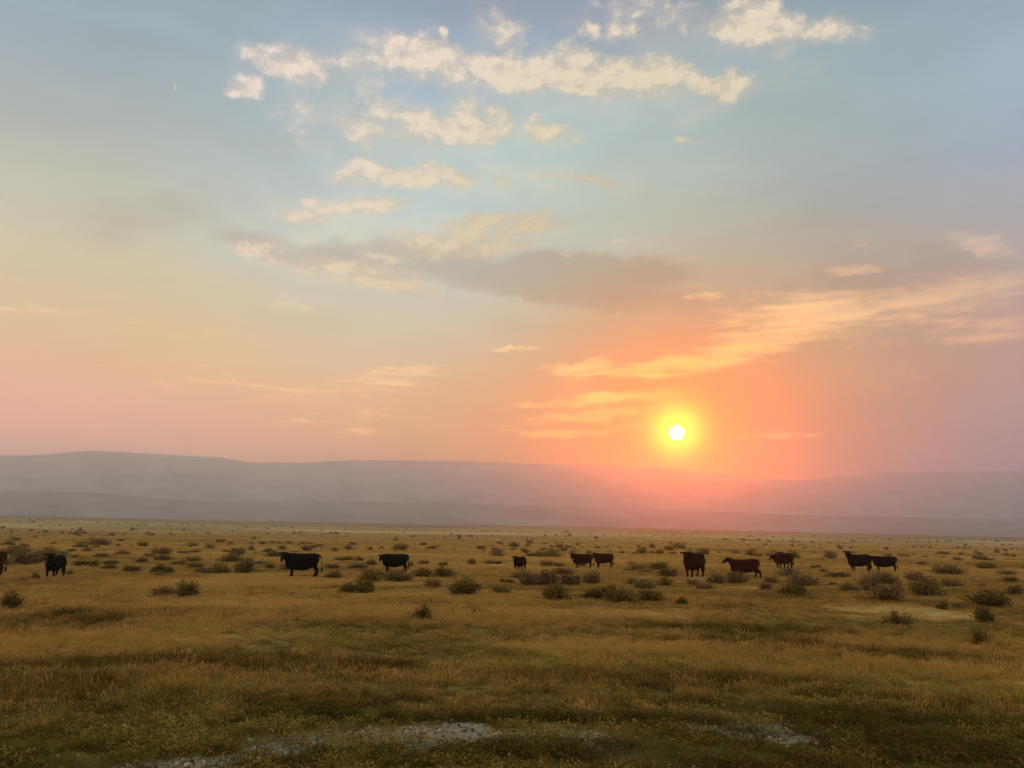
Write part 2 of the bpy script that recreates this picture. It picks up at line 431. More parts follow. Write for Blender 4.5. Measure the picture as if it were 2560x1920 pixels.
def veg_colour(b, tone, green):
    dry = b.ramp(tone, [(0.0, DARK), (0.45, (0.305, 0.198, 0.054)), (1.0, PALE)])
    grn = b.ramp(tone, [(0.0, GRN_D), (0.5, (0.20, 0.155, 0.028)), (1.0, GRN_P)])
    return b.mix(green, dry, grn)

def make_ground_mat():
    m, b = mat('plain_soil_and_turf')
    geo = b.n('ShaderNodeNewGeometry'); P = geo.outputs['Position']
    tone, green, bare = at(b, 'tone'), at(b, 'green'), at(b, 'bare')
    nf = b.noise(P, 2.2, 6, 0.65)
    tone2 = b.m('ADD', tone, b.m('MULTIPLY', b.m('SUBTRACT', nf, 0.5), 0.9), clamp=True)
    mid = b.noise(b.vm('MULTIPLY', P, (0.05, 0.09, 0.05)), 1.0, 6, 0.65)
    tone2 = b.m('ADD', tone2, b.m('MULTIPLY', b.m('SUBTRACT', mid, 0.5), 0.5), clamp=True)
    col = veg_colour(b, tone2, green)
    v = b.n('ShaderNodeTexVoronoi'); b.t.links.new(P, v.inputs['Vector']); v.inputs['Scale'].default_value = 16.0
    ns = b.noise(P, 7.0, 8, 0.7)
    soil = b.ramp(ns, [(0.30, (0.07, 0.055, 0.026)), (0.48, (0.25, 0.205, 0.115)), (0.72, (0.45, 0.38, 0.235))])
    soil = b.mix(b.sstep(v.outputs['Distance'], 0.34, 0.2), soil, b.mix(v.outputs['Color'], (0.12, 0.095, 0.055), (0.36, 0.32, 0.23)))
    col = b.mix(b.sstep(b.m('ADD', bare, b.m('MULTIPLY', b.m('SUBTRACT', ns, 0.5), 1.2)), 0.25, 0.65), col, soil)
    h = b.m('ADD', b.m('MULTIPLY', ns, 1.0), b.m('MULTIPLY', v.outputs['Distance'], -0.5))
    finish(b, principled(b, col, 0.95, 0.05, bump(b, h, 0.8, 0.08)))
    return m

def make_grass_mat():
    m, b = mat('dry_grass_blades')
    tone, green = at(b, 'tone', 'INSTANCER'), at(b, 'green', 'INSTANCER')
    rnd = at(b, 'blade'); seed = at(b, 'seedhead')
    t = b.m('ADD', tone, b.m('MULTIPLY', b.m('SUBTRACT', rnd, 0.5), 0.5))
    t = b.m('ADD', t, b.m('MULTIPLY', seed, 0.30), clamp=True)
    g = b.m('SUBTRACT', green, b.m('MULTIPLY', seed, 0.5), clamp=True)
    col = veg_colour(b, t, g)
    dif = b.n('ShaderNodeBsdfDiffuse'); b.t.links.new(col, dif.inputs[0])
    tr = b.n('ShaderNodeBsdfTranslucent'); b.t.links.new(b.vm('MULTIPLY', col, (1.1, 0.95, 0.6)), tr.inputs[0])
    mx = b.n('ShaderNodeMixShader'); mx.inputs[0].default_value = 0.42
    b.t.links.new(dif.outputs[0], mx.inputs[1]); b.t.links.new(tr.outputs[0], mx.inputs[2])
    finish(b, mx.outputs[0])
    return m

def make_sage_mat(name, dark, pale, transl):
    m, b = mat(name)
    geo = b.n('ShaderNodeNewGeometry')
    oi = b.n('ShaderNodeObjectInfo')
    leaf = at(b, 'blade')
    n = b.noise(geo.outputs['Position'], 3.5, 3, 0.6)
    t = b.m('ADD', b.m('MULTIPLY', leaf, 0.45), b.m('MULTIPLY', n, 0.55))
    col = b.mix(b.sstep(t, 0.25, 0.78), dark, pale)
    col = b.vm('MULTIPLY', col, b.m('MULTIPLY_ADD', oi.outputs['Random'], 0.5, 0.75))
    dif = b.n('ShaderNodeBsdfDiffuse'); b.t.links.new(col, dif.inputs[0])
    tr = b.n('ShaderNodeBsdfTranslucent'); b.t.links.new(col, tr.inputs[0])
    mx = b.n('ShaderNodeMixShader'); mx.inputs[0].default_value = transl
    b.t.links.new(dif.outputs[0], mx.inputs[1]); b.t.links.new(tr.outputs[0], mx.inputs[2])
    finish(b, mx.outputs[0])
    return m

M_GROUND = make_ground_mat()
M_GRASS = make_grass_mat()
M_SAGE = make_sage_mat('dark_sagebrush_leaves', (0.060, 0.046, 0.010), (0.25, 0.180, 0.042), 0.28)
M_GREY = make_sage_mat('grey_sagebrush_leaves', (0.085, 0.058, 0.020), (0.34, 0.230, 0.090), 0.28)
M_RABBIT = make_sage_mat('yellow_brush_leaves', (0.10, 0.080, 0.014), (0.33, 0.255, 0.050), 0.3)

def simple(name, col, rough, spec, var=0.3, scale=8):
    m, b = mat(name)
    tcn = b.n('ShaderNodeTexCoord')
    n = b.noise(tcn.outputs['Object'], scale, 5, 0.6)
    c = b.vm('MULTIPLY', tuple(col), b.m('MULTIPLY_ADD', n, var * 2, 1 - var))
    finish(b, principled(b, c, rough, spec, bump(b, n, 0.2, 0.01)))
    return m

M_BARK = simple('sagebrush_bark', (0.06, 0.045, 0.03), 0.9, 0.1)
M_HIDE = simple('black_hide', (0.005, 0.0035, 0.003), 0.85, 0.04, 0.4, 5)
M_HIDE_BROWN = simple('dark_brown_hide', (0.018, 0.005, 0.0015), 0.85, 0.04, 0.4, 5)
M_HIDE_RED = simple('red_brown_hide', (0.042, 0.011, 0.004), 0.85, 0.05, 0.4, 5)
M_EYE = simple('cow_eye', (0.01, 0.007, 0.005), 0.15, 0.5, 0.1)
M_GRAVEL = simple('dusty_gravel', (0.42, 0.345, 0.215), 0.95, 0.1, 0.5, 12)
M_CLOD = simple('dark_clod', (0.075, 0.055, 0.030), 0.95, 0.05, 0.5, 12)
M_UDDER = simple('pale_udder', (0.62, 0.50, 0.42), 0.7, 0.2, 0.1)
M_STONE = simple('pale_stone', (0.42, 0.37, 0.27), 0.9, 0.15, 0.4, 18)
M_STICK = simple('weathered_stick', (0.36, 0.26, 0.17), 0.9, 0.1, 0.4, 18)
def hill_mat(name, dark, pale):
    m, b = mat(name)
    g = b.n('ShaderNodeNewGeometry')
    n = b.noise(b.vm('MULTIPLY', g.outputs['Position'], (1, 1, 2.5)), 0.006, 9, 0.7)
    finish(b, principled(b, b.ramp(n, [(0.32, dark), (0.68, pale)]), 0.95, 0.05))
    return m
M_HILL = hill_mat('haze_grey_hillside', (0.17, 0.17, 0.18), (0.44, 0.43, 0.43))  # blue-grey of the haze put into the slopes' own colour
M_RIDGE = hill_mat('darker_grey_ridge', (0.11, 0.112, 0.112), (0.30, 0.295, 0.29))  # darker copy of the hill grey, so the near ridge stands out

# ------------------------------------------------------------------ ground
def build_ground():
    rs = np.concatenate([np.geomspace(0.6, 7.5, 40)[:-1], np.geomspace(7.5, 7000, 620)])
    fine = np.radians(np.arange(-46, 46.01, 0.25)); coarse = np.radians(np.arange(50, 311, 5))
    th = np.concatenate([fine, coarse])
    RR, TT = np.meshgrid(rs, th, indexing='ij')
    X, Y = RR * np.sin(TT), RR * np.cos(TT)
    Z = hgt(X, Y)
    v = np.stack([X, Y, Z], -1).reshape(-1, 3)
    nr, nt = RR.shape
    i = np.arange(nr - 1)[:, None] * nt; j = np.arange(nt); jn = (j + 1) % nt
    f = np.stack([i + j, i + jn, i + nt + jn, i + nt + j], -1).reshape(-1, 4)[:, ::-1]
    me = mesh_np('ground', np.vstack([v, [[0, 0, 0]]]), f, M_GROUND, True)
    # close the middle under the camera
    bm = bmesh.new(); bm.from_mesh(me); bm.verts.ensure_lookup_table()
    c = bm.verts[len(v)]
    for k in range(nt): bm.faces.new((bm.verts[k], c, bm.verts[(k + 1) % nt])).smooth = True
    bmesh.ops.recalc_face_normals(bm, faces=bm.faces[:])
    bm.normal_update()
    bm.to_mesh(me); bm.free()
    co = np.empty(len(me.vertices) * 3, dtype=np.float32); me.vertices.foreach_get('co', co); co = co.reshape(-1, 3)
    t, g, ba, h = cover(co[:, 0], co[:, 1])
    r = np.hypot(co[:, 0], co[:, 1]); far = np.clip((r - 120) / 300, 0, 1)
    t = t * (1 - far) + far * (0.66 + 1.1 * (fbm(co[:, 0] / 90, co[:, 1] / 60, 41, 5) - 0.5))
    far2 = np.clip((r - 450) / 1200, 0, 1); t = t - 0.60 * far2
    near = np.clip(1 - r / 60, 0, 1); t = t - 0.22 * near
    attr(me, 'tone', np.clip(t, 0, 1)); attr(me, 'green', np.clip(g * (1 - .8 * far), 0, 1)); attr(me, 'bare', np.maximum(ba, far * 0.34 - far2 * 0.16))  # haze-like grey put into the far plain's colour through 'bare'
    tag(link('ground', me), kind='structure')
build_ground()

# ------------------------------------------------------------------ hills
def build_hill(name, profile, R0, back, front, rough, seed, m_):
    """profile: (px, py) along the sky line; the crest stands at distance R0, the slope falls towards the viewer over FRONT metres"""
    pa = [azel(x, y) for x, y in profile]
    az = np.linspace(pa[0][0], pa[-1][0], 420)
    el = np.interp(az, [p[0] for p in pa], [p[1] for p in pa])
    s = np.concatenate([np.linspace(-1, 0, 46), np.linspace(0, 1, 12)[1:]])
    A, S = np.meshgrid(az, s, indexing='ij')
    crest = R0 * (1 + 0.06 * (fbm(az * 7, az * 0, seed, 3) - 0.5))
    H = HC + crest * np.tan(el)
    H = H + R0 * 0.0007 * (fbm(az * 60, az * 0 + 3, seed + 4, 4) - 0.5)
    Rr = crest[:, None] + np.where(S < 0, S * front, S * back)
    prof = np.where(S < 0, (1 + S) ** 1.35, 1 - 0.25 * S ** 2)
    gul = fbm(A * 26 + 0.8 * S, S * 2.2, seed + 9, 4) - 0.5
    Z = H[:, None] * np.clip(prof * (1 + rough * gul * np.clip(-S * 3, 0, 1) * np.clip((1 + S) * 3, 0, 1)), 0, 1.0)
    Z = np.where(S <= -0.999, -1.5, Z)
    X, Y = Rr * np.sin(A), Rr * np.cos(A)
    v = np.stack([X, Y, Z], -1).reshape(-1, 3)
    na, ns = A.shape
    i = np.arange(na - 1)[:, None] * ns; j = np.arange(ns - 1)[None, :]
    f = np.stack([i + j, i + j + 1, i + ns + j + 1, i + ns + j], -1).reshape(-1, 4)
    tag(link(name, mesh_np(name, v, f, m_, True)), kind='structure')

build_hill('hills', [(-700,1010),(-400,1000),(-150,992),(0,984),(60,984),(130,979),(190,974),(240,975),(300,979),(430,986),(480,988),(500,992),(545,1000),(620,999),(660,1000),(700,997),(780,994),(900,995),(1000,996),
            (1100,1000),(1250,1004),(1400,1007),(1470,1014),(1550,1025),(1640,1033),(1750,1040),(1900,1046),(2100,1052),(2400,1060),(2800,1070)], 4600, 900, 1500, 0.8, 101, M_HILL)
build_hill('hills', [(1500,1075),(1640,1050),(1750,1036),(1840,1026),(1900,1022),(2000,1020),(2120,1019),(2250,1017),(2500,1010),(2900,1005)], 5200, 700, 1500, 0.8, 131, M_HILL)
build_hill('hills', [(-700,1050),(-300,1055),(0,1060),(90,1061),(180,1063),(270,1070),(360,1078),(450,1085),(540,1086),(640,1084),(760,1082),(860,1086),(950,1084),(1060,1090),(1200,1094),(1400,1100),(1600,1108),(1850,1116),(2000,1118),(2200,1120),(2500,1122)], 3150, 600, 800, 0.8, 151, M_RIDGE)

# ------------------------------------------------------------------ grass
def tuft(seed, n, height, spread, heads, width, lean=0.5):
    r = np.random.default_rng(seed)
    V, F, B, S = [], [], [], []
    def quadstrip(pts, ws, side, b, s):
        k = len(V)
        for p, w in zip(pts, ws):
            V.append(p - side * w); V.append(p + side * w); B.extend((b, b)); S.extend((s, s))
        for q in range(len(pts) - 1):
            F.append((k + 2 * q, k + 2 * q + 1, k + 2 * q + 3, k + 2 * q + 2))
    for i in range(n):
        a = r.uniform(0, 2 * math.pi); rad = spread * math.sqrt(r.uniform())
        base = np.array([rad * math.cos(a), rad * math.sin(a), -0.02])
        L = height * r.uniform(0.45, 1.0)
        da = a + r.normal(0, 0.7); ln = lean * r.uniform(0.15, 1.0)
        d = np.array([math.cos(da), math.sin(da), 0])
        fa = r.uniform(0, math.pi); side = np.array([math.cos(fa), math.sin(fa), 0])
        pts = [base + d * ln * L * t ** 2 + np.array([0, 0, L * t * (1 - 0.25 * ln * t)]) for t in (0, 0.4, 0.75, 1.0)]
        b = r.uniform()
        w = width * r.uniform(0.6, 1.3)
        quadstrip(pts, (w, w * 0.85, w * 0.55, w * 0.12), side, b, 0.0)
        if r.uniform() < heads:
            tip = pts[-1]; up = (pts[-1] - pts[-2]); up = up / np.linalg.norm(up)
            hl = r.uniform(0.05, 0.11); hw = width * r.uniform(1.3, 2.4)
            for q in range(2):
                sd_ = side if q == 0 else np.cross(side, up)
                quadstrip([tip - up * hl * 0.4, tip + up * hl * 0.1, tip + up * hl * 0.6], (width * .3, hw, width * .2), sd_, b, 1.0)
    me = mesh_np('grass_tuft', V, F, M_GRASS)
    attr(me, 'blade', B); attr(me, 'seedhead', S)
    return me

def weed(seed, n=26):
    r = np.random.default_rng(seed)
    V, F, B = [], [], []
    for i in range(n):
        a = r.uniform(0, 6.283); rad = 0.11 * math.sqrt(r.uniform()); z = r.uniform(0.0, 0.09)
        p = np.array([rad * math.cos(a), rad * math.sin(a), z])
        q = np.array([math.cos(a), math.sin(a), r.uniform(0.0, 1.2)]); q /= np.linalg.norm(q)
        s = np.cross(q, [0, 0, 1]); s /= np.linalg.norm(s)
        L, w = r.uniform(.02, .055), r.uniform(.006, .014)
        k = len(V); V += [p, p + q * L * .5 + s * w, p + q * L, p + q * L * .5 - s * w]; B += [r.uniform()] * 4
        F.append((k, k + 1, k + 2, k + 3))
    me = mesh_np('weed_tuft', V, F, M_GRASS)
    attr(me, 'blade', B); attr(me, 'seedhead', [0] * len(V))
    return me

def proto_collection(name, meshes):
    col = bpy.data.collections.new(name)
    for k, me in enumerate(meshes):
        o = bpy.data.objects.new('kind_%02d' % k, me)   # the pick order is the order of the names
        col.objects.link(o)
    return col

def scatter(name, pts, rot, scl, idx, col, extra):
    me = bpy.data.meshes.new(name)
    me.vertices.add(len(pts)); me.vertices.foreach_set('co', np.asarray(pts, dtype=np.float32).ravel())
    attr(me, 'rot', rot, 'FLOAT_VECTOR'); attr(me, 'scl', scl, 'FLOAT_VECTOR'); attr(me, 'idx', idx, 'INT')
    for k, v in extra.items(): attr(me, k, v)
    o = link(name, me)
    ng = bpy.data.node_groups.new(name + '_scatter', 'GeometryNodeTree')
    ng.interface.new_socket('Geometry', in_out='INPUT', socket_type='NodeSocketGeometry')
    ng.interface.new_socket('Geometry', in_out='OUTPUT', socket_type='NodeSocketGeometry')
    N = ng.nodes
    gi, go = N.new('NodeGroupInput'), N.new('NodeGroupOutput')
    ci = N.new('GeometryNodeCollectionInfo'); ci.inputs[0].default_value = col
    ci.inputs['Separate Children'].default_value = True; ci.inputs['Reset Children'].default_value = True
    ip = N.new('GeometryNodeInstanceOnPoints'); ip.inputs['Pick Instance'].default_value = True
    def na(nm, ty):
        a = N.new('GeometryNodeInputNamedAttribute'); a.data_type = ty; a.inputs[0].default_value = nm
        return a.outputs[0]
    L = ng.links.new
    mp = N.new('GeometryNodeMeshToPoints')
    L(gi.outputs[0], mp.inputs['Mesh'])
    L(mp.outputs[0], ip.inputs['Points']); L(ci.outputs[0], ip.inputs['Instance'])
    L(na('idx', 'INT'), ip.inputs['Instance Index'])
    er = N.new('FunctionNodeEulerToRotation'); L(na('rot', 'FLOAT_VECTOR'), er.inputs[0]); L(er.outputs[0], ip.inputs['Rotation'])
    L(na('scl', 'FLOAT_VECTOR'), ip.inputs['Scale'])
    L(ip.outputs[0], go.inputs[0])
    md = o.modifiers.new('scatter', 'NODES'); md.node_group = ng
    return o

def build_grass():
    near = [tuft(201 + k, 46, 0.135 + 0.045 * (k % 3), 0.12, 0.45 if k % 2 else 0.2, 0.0032) for k in range(6)]
    stalk = [tuft(221 + k, 14, 0.29, 0.10, 0.9, 0.0026, 0.3) for k in range(2)]
    low = [tuft(231 + k, 34, 0.085, 0.12, 0.05, 0.0035, 1.0) for k in range(2)] + [weed(241), weed(242, 40)]
    far = [tuft(251 + k, 40, 0.22, 0.42, 0.4, 0.011) for k in range(3)]
    col = proto_collection('grass_tufts', near + stalk + low + far)      # 0-5 near, 6-7 stalks, 8-9 low, 10-11 weeds, 12-14 far
    lam = 43.0
    def sample(n, r0, r1, p):
        u = RNG.uniform(size=n); e = 2 - p
        r = (r0 ** e + u * (r1 ** e - r0 ** e)) ** (1 / e)
        t = np.radians(RNG.uniform(-lam, lam, n))
        return r * np.sin(t), r * np.cos(t), r
    out = []
    x, y, r = sample(GRASS_N[0], 7.5, 60, 1.35)
    t, g, ba, h = cover(x, y)
    gap = fbm(x / 0.6, y / 0.6, 95, 3)
    keep = (RNG.uniform(size=len(x)) > ba * 0.93) & (RNG.uniform(size=len(x)) < np.clip((gap - .30) * 4.5, .12, 1))
    t = np.clip(t + (gap - .5) * .7, 0, 1)
    x, y, r, t, g, ba, h = (a[keep] for a in (x, y, r, t, g, ba, h))
    n = len(x)
    idx = RNG.integers(0, 6, n)
    stk = RNG.uniform(size=n) < 0.10 * np.clip(h * 1.2, 0, 1); idx = np.where(stk, RNG.integers(6, 8, n), idx)
    lw = RNG.uniform(size=n) < np.clip(1.35 - 1.7 * h, 0.05, 0.95); idx = np.where(lw, RNG.integers(8, 10, n), idx)
    wd = RNG.uniform(size=n) < np.clip((g - 0.45) * 1.3, 0, 0.6) * (h < 0.75); idx = np.where(wd, RNG.integers(10, 12, n), idx)
    s = np.clip(h, 0.35, 1.35) * RNG.uniform(0.7, 1.25, n)
    s = np.minimum(s * RNG.lognormal(0, .22, n), 1.6)
    fade = np.clip(1.15 - (r - 18) / 26, .45, 1)
    s = np.where(lw | wd, RNG.uniform(0.6, 1.3, n), s)
    out.append((x, y, idx, s, s * fade * RNG.uniform(0.8, 1.15, n), t, g))
    x, y, r = sample(GRASS_N[1], 38, 420, 1.75)
    t, g, ba, h = cover(x, y)
    keep = RNG.uniform(size=len(x)) > ba * 0.95
    x, y, r, t, g, ba, h = (a[keep] for a in (x, y, r, t, g, ba, h))
    n = len(x)
    s = np.clip(r / 70, 0.8, 2.2)
    out.append((x, y, RNG.integers(12, 15, n), s, np.clip(h, .4, 1.2) * RNG.uniform(0.5, 0.9, n), t, g))
    X, Y, I, S, SZ, T, G = (np.concatenate([o[k] for o in out]) for k in range(7))
    Z = hgt(X, Y)
    rot = np.zeros((len(X), 3)); rot[:, 2] = RNG.uniform(0, 6.283, len(X)); rot[:, 0] = RNG.normal(0, .08, len(X)); rot[:, 1] = RNG.normal(0, .08, len(X))
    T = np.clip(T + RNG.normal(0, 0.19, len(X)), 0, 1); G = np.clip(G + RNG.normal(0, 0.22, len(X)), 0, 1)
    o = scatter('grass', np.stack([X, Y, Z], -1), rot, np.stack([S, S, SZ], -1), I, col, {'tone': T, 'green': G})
    tag(o, 'dry tan and olive grass growing all over the plain', 'grass', kind='stuff')
GRASS_N = (200000, 90000)
build_grass()

# ------------------------------------------------------------------ sagebrush
def bush_mesh(seed, kind):
    """unit bush: about 1 wide, 0.5 high; returns foliage and stem meshes"""
    r = np.random.default_rng(seed)
    V, F, B, SV, SF = [], [], [], [], []
    nb = {0: 64, 1: 70, 2: 80, 3: 70}[kind]
    lobes = [(r.uniform(-.28, .28), r.uniform(-.2, .2), r.uniform(.26, .5), r.uniform(.20, .30)) for _ in range(6)]
    for i in range(nb):
        if kind == 2:
            a = r.uniform(0, 6.283); el = r.uniform(0.25, 1.5)
            L = r.uniform(.35, .55)
            tip = np.array([math.cos(a) * math.cos(el), math.sin(a) * math.cos(el), math.sin(el) * 0.95]) * L
            st = np.array([tip[0] * .15, tip[1] * .15, 0])
        else:
            lx, ly, lh, lr = lobes[i % 6]
            a = r.uniform(0, 6.283); el = math.asin(r.uniform(-.15, 1))
            rr = lr * r.uniform(.75, 1.12)
            tip = np.array([lx + rr * math.cos(a) * math.cos(el), ly + rr * math.sin(a) * math.cos(el), max(.05, lh - lr * .75 + rr * math.sin(el) * .95)])
            st = np.array([lx * .4, ly * .4, 0])
        mid = (st + tip) / 2 + np.array([tip[0] - st[0], tip[1] - st[1], 0]) * .12 + r.normal(0, .015, 3)
        ax = tip - st; ax /= np.linalg.norm(ax)
        s1 = np.cross(ax, [0.3, 0.2, 1]); s1 /= np.linalg.norm(s1); s2 = np.cross(ax, s1)
        k = len(SV)
        for p, w in ((st, .010), (mid, .006), (tip, .002)):
            for q in range(3):
                an = q * 2.094; SV.append(p + (s1 * math.cos(an) + s2 * math.sin(an)) * w)
        for e in range(2):
            for q in range(3):
                SF.append((k + 3 * e + q, k + 3 * e + (q + 1) % 3, k + 3 * e + 3 + (q + 1) % 3, k + 3 * e + 3 + q))
        nl = 26 if kind != 2 else 12
        shade = r.uniform()
        for j in range(nl):
            t = r.uniform(.3, 1.02); p = (1 - t) ** 2 * st + 2 * t * (1 - t) * mid + t * t * tip
            sp = .055 if kind != 2 else .02
            p = p + r.normal(0, sp, 3); p[2] = max(p[2], .012)
            d = ax * .7 + r.normal(0, .5, 3); d[2] += .35; d /= np.linalg.norm(d)
            sd_ = np.cross(d, r.normal(0, 1, 3)); sd_ /= np.linalg.norm(sd_)
            Lf = r.uniform(.04, .085); wf = r.uniform(.011, .022) * (1.0 if kind != 2 else .6)
            k = len(V)
            V += [p, p + d * Lf * .55 + sd_ * wf, p + d * Lf, p + d * Lf * .55 - sd_ * wf]; B += [np.clip(shade * .6 + r.uniform() * .4, 0, 1)] * 4
            F.append((k, k + 1, k + 2, k + 3))
    m = {0: M_SAGE, 1: M_GREY, 2: M_SAGE, 3: M_RABBIT}[kind]
    fol = mesh_np('foliage', V, F, m); attr(fol, 'blade', B)
    return fol, mesh_np('stems', SV, SF, M_BARK)

BUSH = {k: [bush_mesh(300 + 20 * k + j, k) for j in range(3)] for k in range(4)}

def put_bush(px, py, w, h, kind, label, group, parts=True, name=None):
    p = ground_at(px, py); k = px_m(p)
    fol, stem = random.choice(BUSH[kind])
    o = bpy.data.objects.new('sage_bush', None if parts else fol); C.objects.link(o)
    s = w * k * 1.36
    o.location = (p.x, p.y + 0.15 * s, float(hgt(p.x, p.y + 0.15 * s)) - 0.02)
    o.rotation_euler = (0, 0, random.uniform(0, 6.283))
    o.scale = (s, s * random.uniform(.8, 1.1), max(h * 1.25, 0.28 * w) * k / 0.56)
    if parts:
        o.empty_display_size = .3
        for nm, me in (('foliage', fol), ('stems', stem)):
            c = bpy.data.objects.new(nm, me); C.objects.link(c); c.parent = o
    tag(o, label, 'shrub', group)
    return o


# ------------------------------------------------------------------ cattle
def loft(bm, secs, n=16, cap=True):
    """secs: (centre, right vector, up vector, half width, half height up, half height down)"""
    rings = []
    for (c, rv, uv, hw, hu, hd) in secs:
        ring = []
        for q in range(n):
            a = 2 * math.pi * q / n
            ca, sa = math.cos(a), math.sin(a)
            e = 0.82
            x = math.copysign(abs(ca) ** e, ca) * hw; y = math.copysign(abs(sa) ** e, sa) * (hu if sa > 0 else hd)
            ring.append(bm.verts.new(Vector(c) + rv * x + uv * y))
        rings.append(ring)
    for a, b in zip(rings, rings[1:]):
        for q in range(n): bm.faces.new((a[q], a[(q + 1) % n], b[(q + 1) % n], b[q]))
    if cap:
        for ring, flip in ((rings[0], True), (rings[-1], False)):
            bm.faces.new(ring[::-1] if flip else ring)

def limb(bm, pts, n=10, fat=1.0):
    """pts: (x, y, z, r) or (x, y, z, rx, ry) along a leg, neck or tail"""
    P = [Vector(p[:3]) for p in pts]
    secs = []
    for i, p in enumerate(pts):
        d = (P[min(i + 1, len(P) - 1)] - P[max(i - 1, 0)]).normalized()
        ref = Vector((0, 1, 0)) if abs(d.y) < 0.9 else Vector((1, 0, 0))
        rv = (ref - d * ref.dot(d)).normalized(); uv = rv.cross(d)
        a = p[3]; b_ = p[4] if len(p) > 4 else p[3]
        secs.append((P[i], rv, uv, a * fat, b_ * fat, b_ * fat))
    loft(bm, secs, n)

def make_cow(head_yaw=0.0, head_pitch=-30.0, neck_yaw=0.0, neck_rise=0.22, legs=((0, 0), (0, 0), (0, 0), (0, 0)), belly=1.0, tail_out=0.0, hide=None, udder=False, bulk=1.0):
    """a beef cow in metres, head towards +x; legs: fore-aft and sideways offsets of the feet: left fore, right fore, left hind, right hind"""
    X, Y, Z = Vector((1, 0, 0)), Vector((0, 1, 0)), Vector((0, 0, 1))
    bm = bmesh.new()
    tor = [(-1.03, 1.10, .10, .11, .16), (-.98, 1.08, .19, .19, .30), (-.86, 1.06, .255, .255, .40), (-.66, 1.04, .30, .30, .45), (-.42, 1.02, .325, .305, .50), (-.1, 1.0, .355, .315, .53), (.2, .99, .35, .325, .52),
           (.45, 1.0, .31, .335, .50), (.62, 1.02, .265, .325, .52), (.78, 1.03, .215, .27, .53), (.90, 1.02, .15, .20, .46), (.97, .98, .08, .12, .32)]
    loft(bm, [(Vector((x, 0, z)), Y, Z, hw * bulk * (belly if -.6 < x < .5 else 1), hu, (hd + (.06 if -.8 < x < .9 else 0)) * (belly if -.6 < x < .5 else 1)) for x, z, hw, hu, hd in tor], 20)
    # legs
    for i, (fx, fy) in enumerate(legs):
        s = 1 if i % 2 == 0 else -1
        if i < 2:
            limb(bm, [(.56, s * .15, 1.0, .07, .15), (.58, s * .20, .82, .105, .155), (.52 + fx * .2, s * .20, .64, .085, .11), (.55 + fx * .55, s * .175 + fy * .5, .40, .058, .066), (.545 + fx * .75, s * .17 + fy * .7, .26, .042, .045),
                      (.545 + fx * .95, s * .17 + fy, .12, .047, .050), (.575 + fx, s * .17 + fy, .06, .052, .062), (.585 + fx, s * .17 + fy, .0, .060, .075)], fat=1.25)
        else:
            limb(bm, [(-.74, s * .12, 1.12, .09, .18), (-.74, s * .19, .92, .12, .215), (-.70 + fx * .15, s * .21, .72, .105, .17), (-.80 + fx * .4, s * .19 + fy * .3, .54, .068, .095), (-.905 + fx * .6, s * .175 + fy * .5, .43, .052, .066),
                      (-.875 + fx * .8, s * .17 + fy * .75, .27, .043, .050), (-.835 + fx * .95, s * .17 + fy, .12, .048, .052), (-.805 + fx, s * .17 + fy, .06, .052, .062), (-.795 + fx, s * .17 + fy, .0, .060, .075)], fat=1.25)
    # neck
    ny = R(neck_yaw)
    nd = Vector((math.cos(ny), math.sin(ny), 0))
    n0 = Vector((.62, 0, 1.06)); poll = Vector((.66, 0, 1.16)) + nd * .48 + Z * neck_rise
    side = Z.cross(nd).normalized()
    secs = []
    for t, hw, hu, hd in ((0, .23, .25, .46), (.3, .21, .23, .43), (.6, .175, .195, .35), (.85, .145, .155, .26), (1.0, .12, .12, .18)):
        c = n0.lerp(poll, t)
        secs.append((c, side, Z, hw, hu, hd))
    loft(bm, secs, 16)
    # head: yaw is relative to the body
    hy, hp = R(head_yaw), R(head_pitch)
    f = Vector((math.cos(hy) * math.cos(hp), math.sin(hy) * math.cos(hp), math.sin(hp)))
    rt = Z.cross(Vector((math.cos(hy), math.sin(hy), 0))).normalized()
    up = f.cross(rt)
    hc = poll + Z * .03
    secs = []
    for d, hw, hu, hd in ((-.10, .075, .06, .09), (-.04, .115, .10, .14), (.06, .132, .11, .17), (.15, .125, .098, .165), (.24, .102, .080, .14), (.33, .092, .068, .115), (.40, .102, .072, .105), (.445, .095, .064, .09), (.475, .06, .04, .055)):
        secs.append((hc + f * d, rt, up, hw, hu, hd))
    loft(bm, secs, 14)
    # ears
    for s in (1, -1):
        e0 = hc - f * .02 + rt * s * .10 + up * .05
        ed = (rt * s + up * .05 - f * .12).normalized()
        wv = f.cross(ed).normalized()
        limb_secs = []
        for t, w in ((0, .032), (.05, .058), (.11, .076), (.17, .062), (.22, .020)):
            limb_secs.append((e0 + ed * t - Z * t * .22, wv, ed.cross(wv), w, .022, .022))
        loft(bm, limb_secs, 8)
    # tail
    limb(bm, [(-1.00, 0, 1.24, .045), (-1.06 - tail_out * .3, 0, 1.17, .038), (-1.09 - tail_out * .6, .0, .95, .027), (-1.085 - tail_out, .0, .66, .022), (-1.08 - tail_out, 0, .50, .020)], 8)
    bmesh.ops.recalc_face_normals(bm, faces=bm.faces[:])
    me = bpy.data.meshes.new('body'); bm.to_mesh(me); bm.free()
    tmp = bpy.data.objects.new('tmp', me); C.objects.link(tmp)
    md = tmp.modifiers.new('r', 'REMESH'); md.mode = 'VOXEL'; md.voxel_size = 0.017
    sm = tmp.modifiers.new('s', 'SMOOTH'); sm.iterations = 5; sm.factor = 0.5
    dg = bpy.context.evaluated_depsgraph_get()
    body = bpy.data.meshes.new_from_object(tmp.evaluated_get(dg))
    bpy.data.objects.remove(tmp); bpy.data.meshes.remove(me)
    body.name = 'body'
    body.materials.clear(); body.materials.append(hide or M_HIDE)
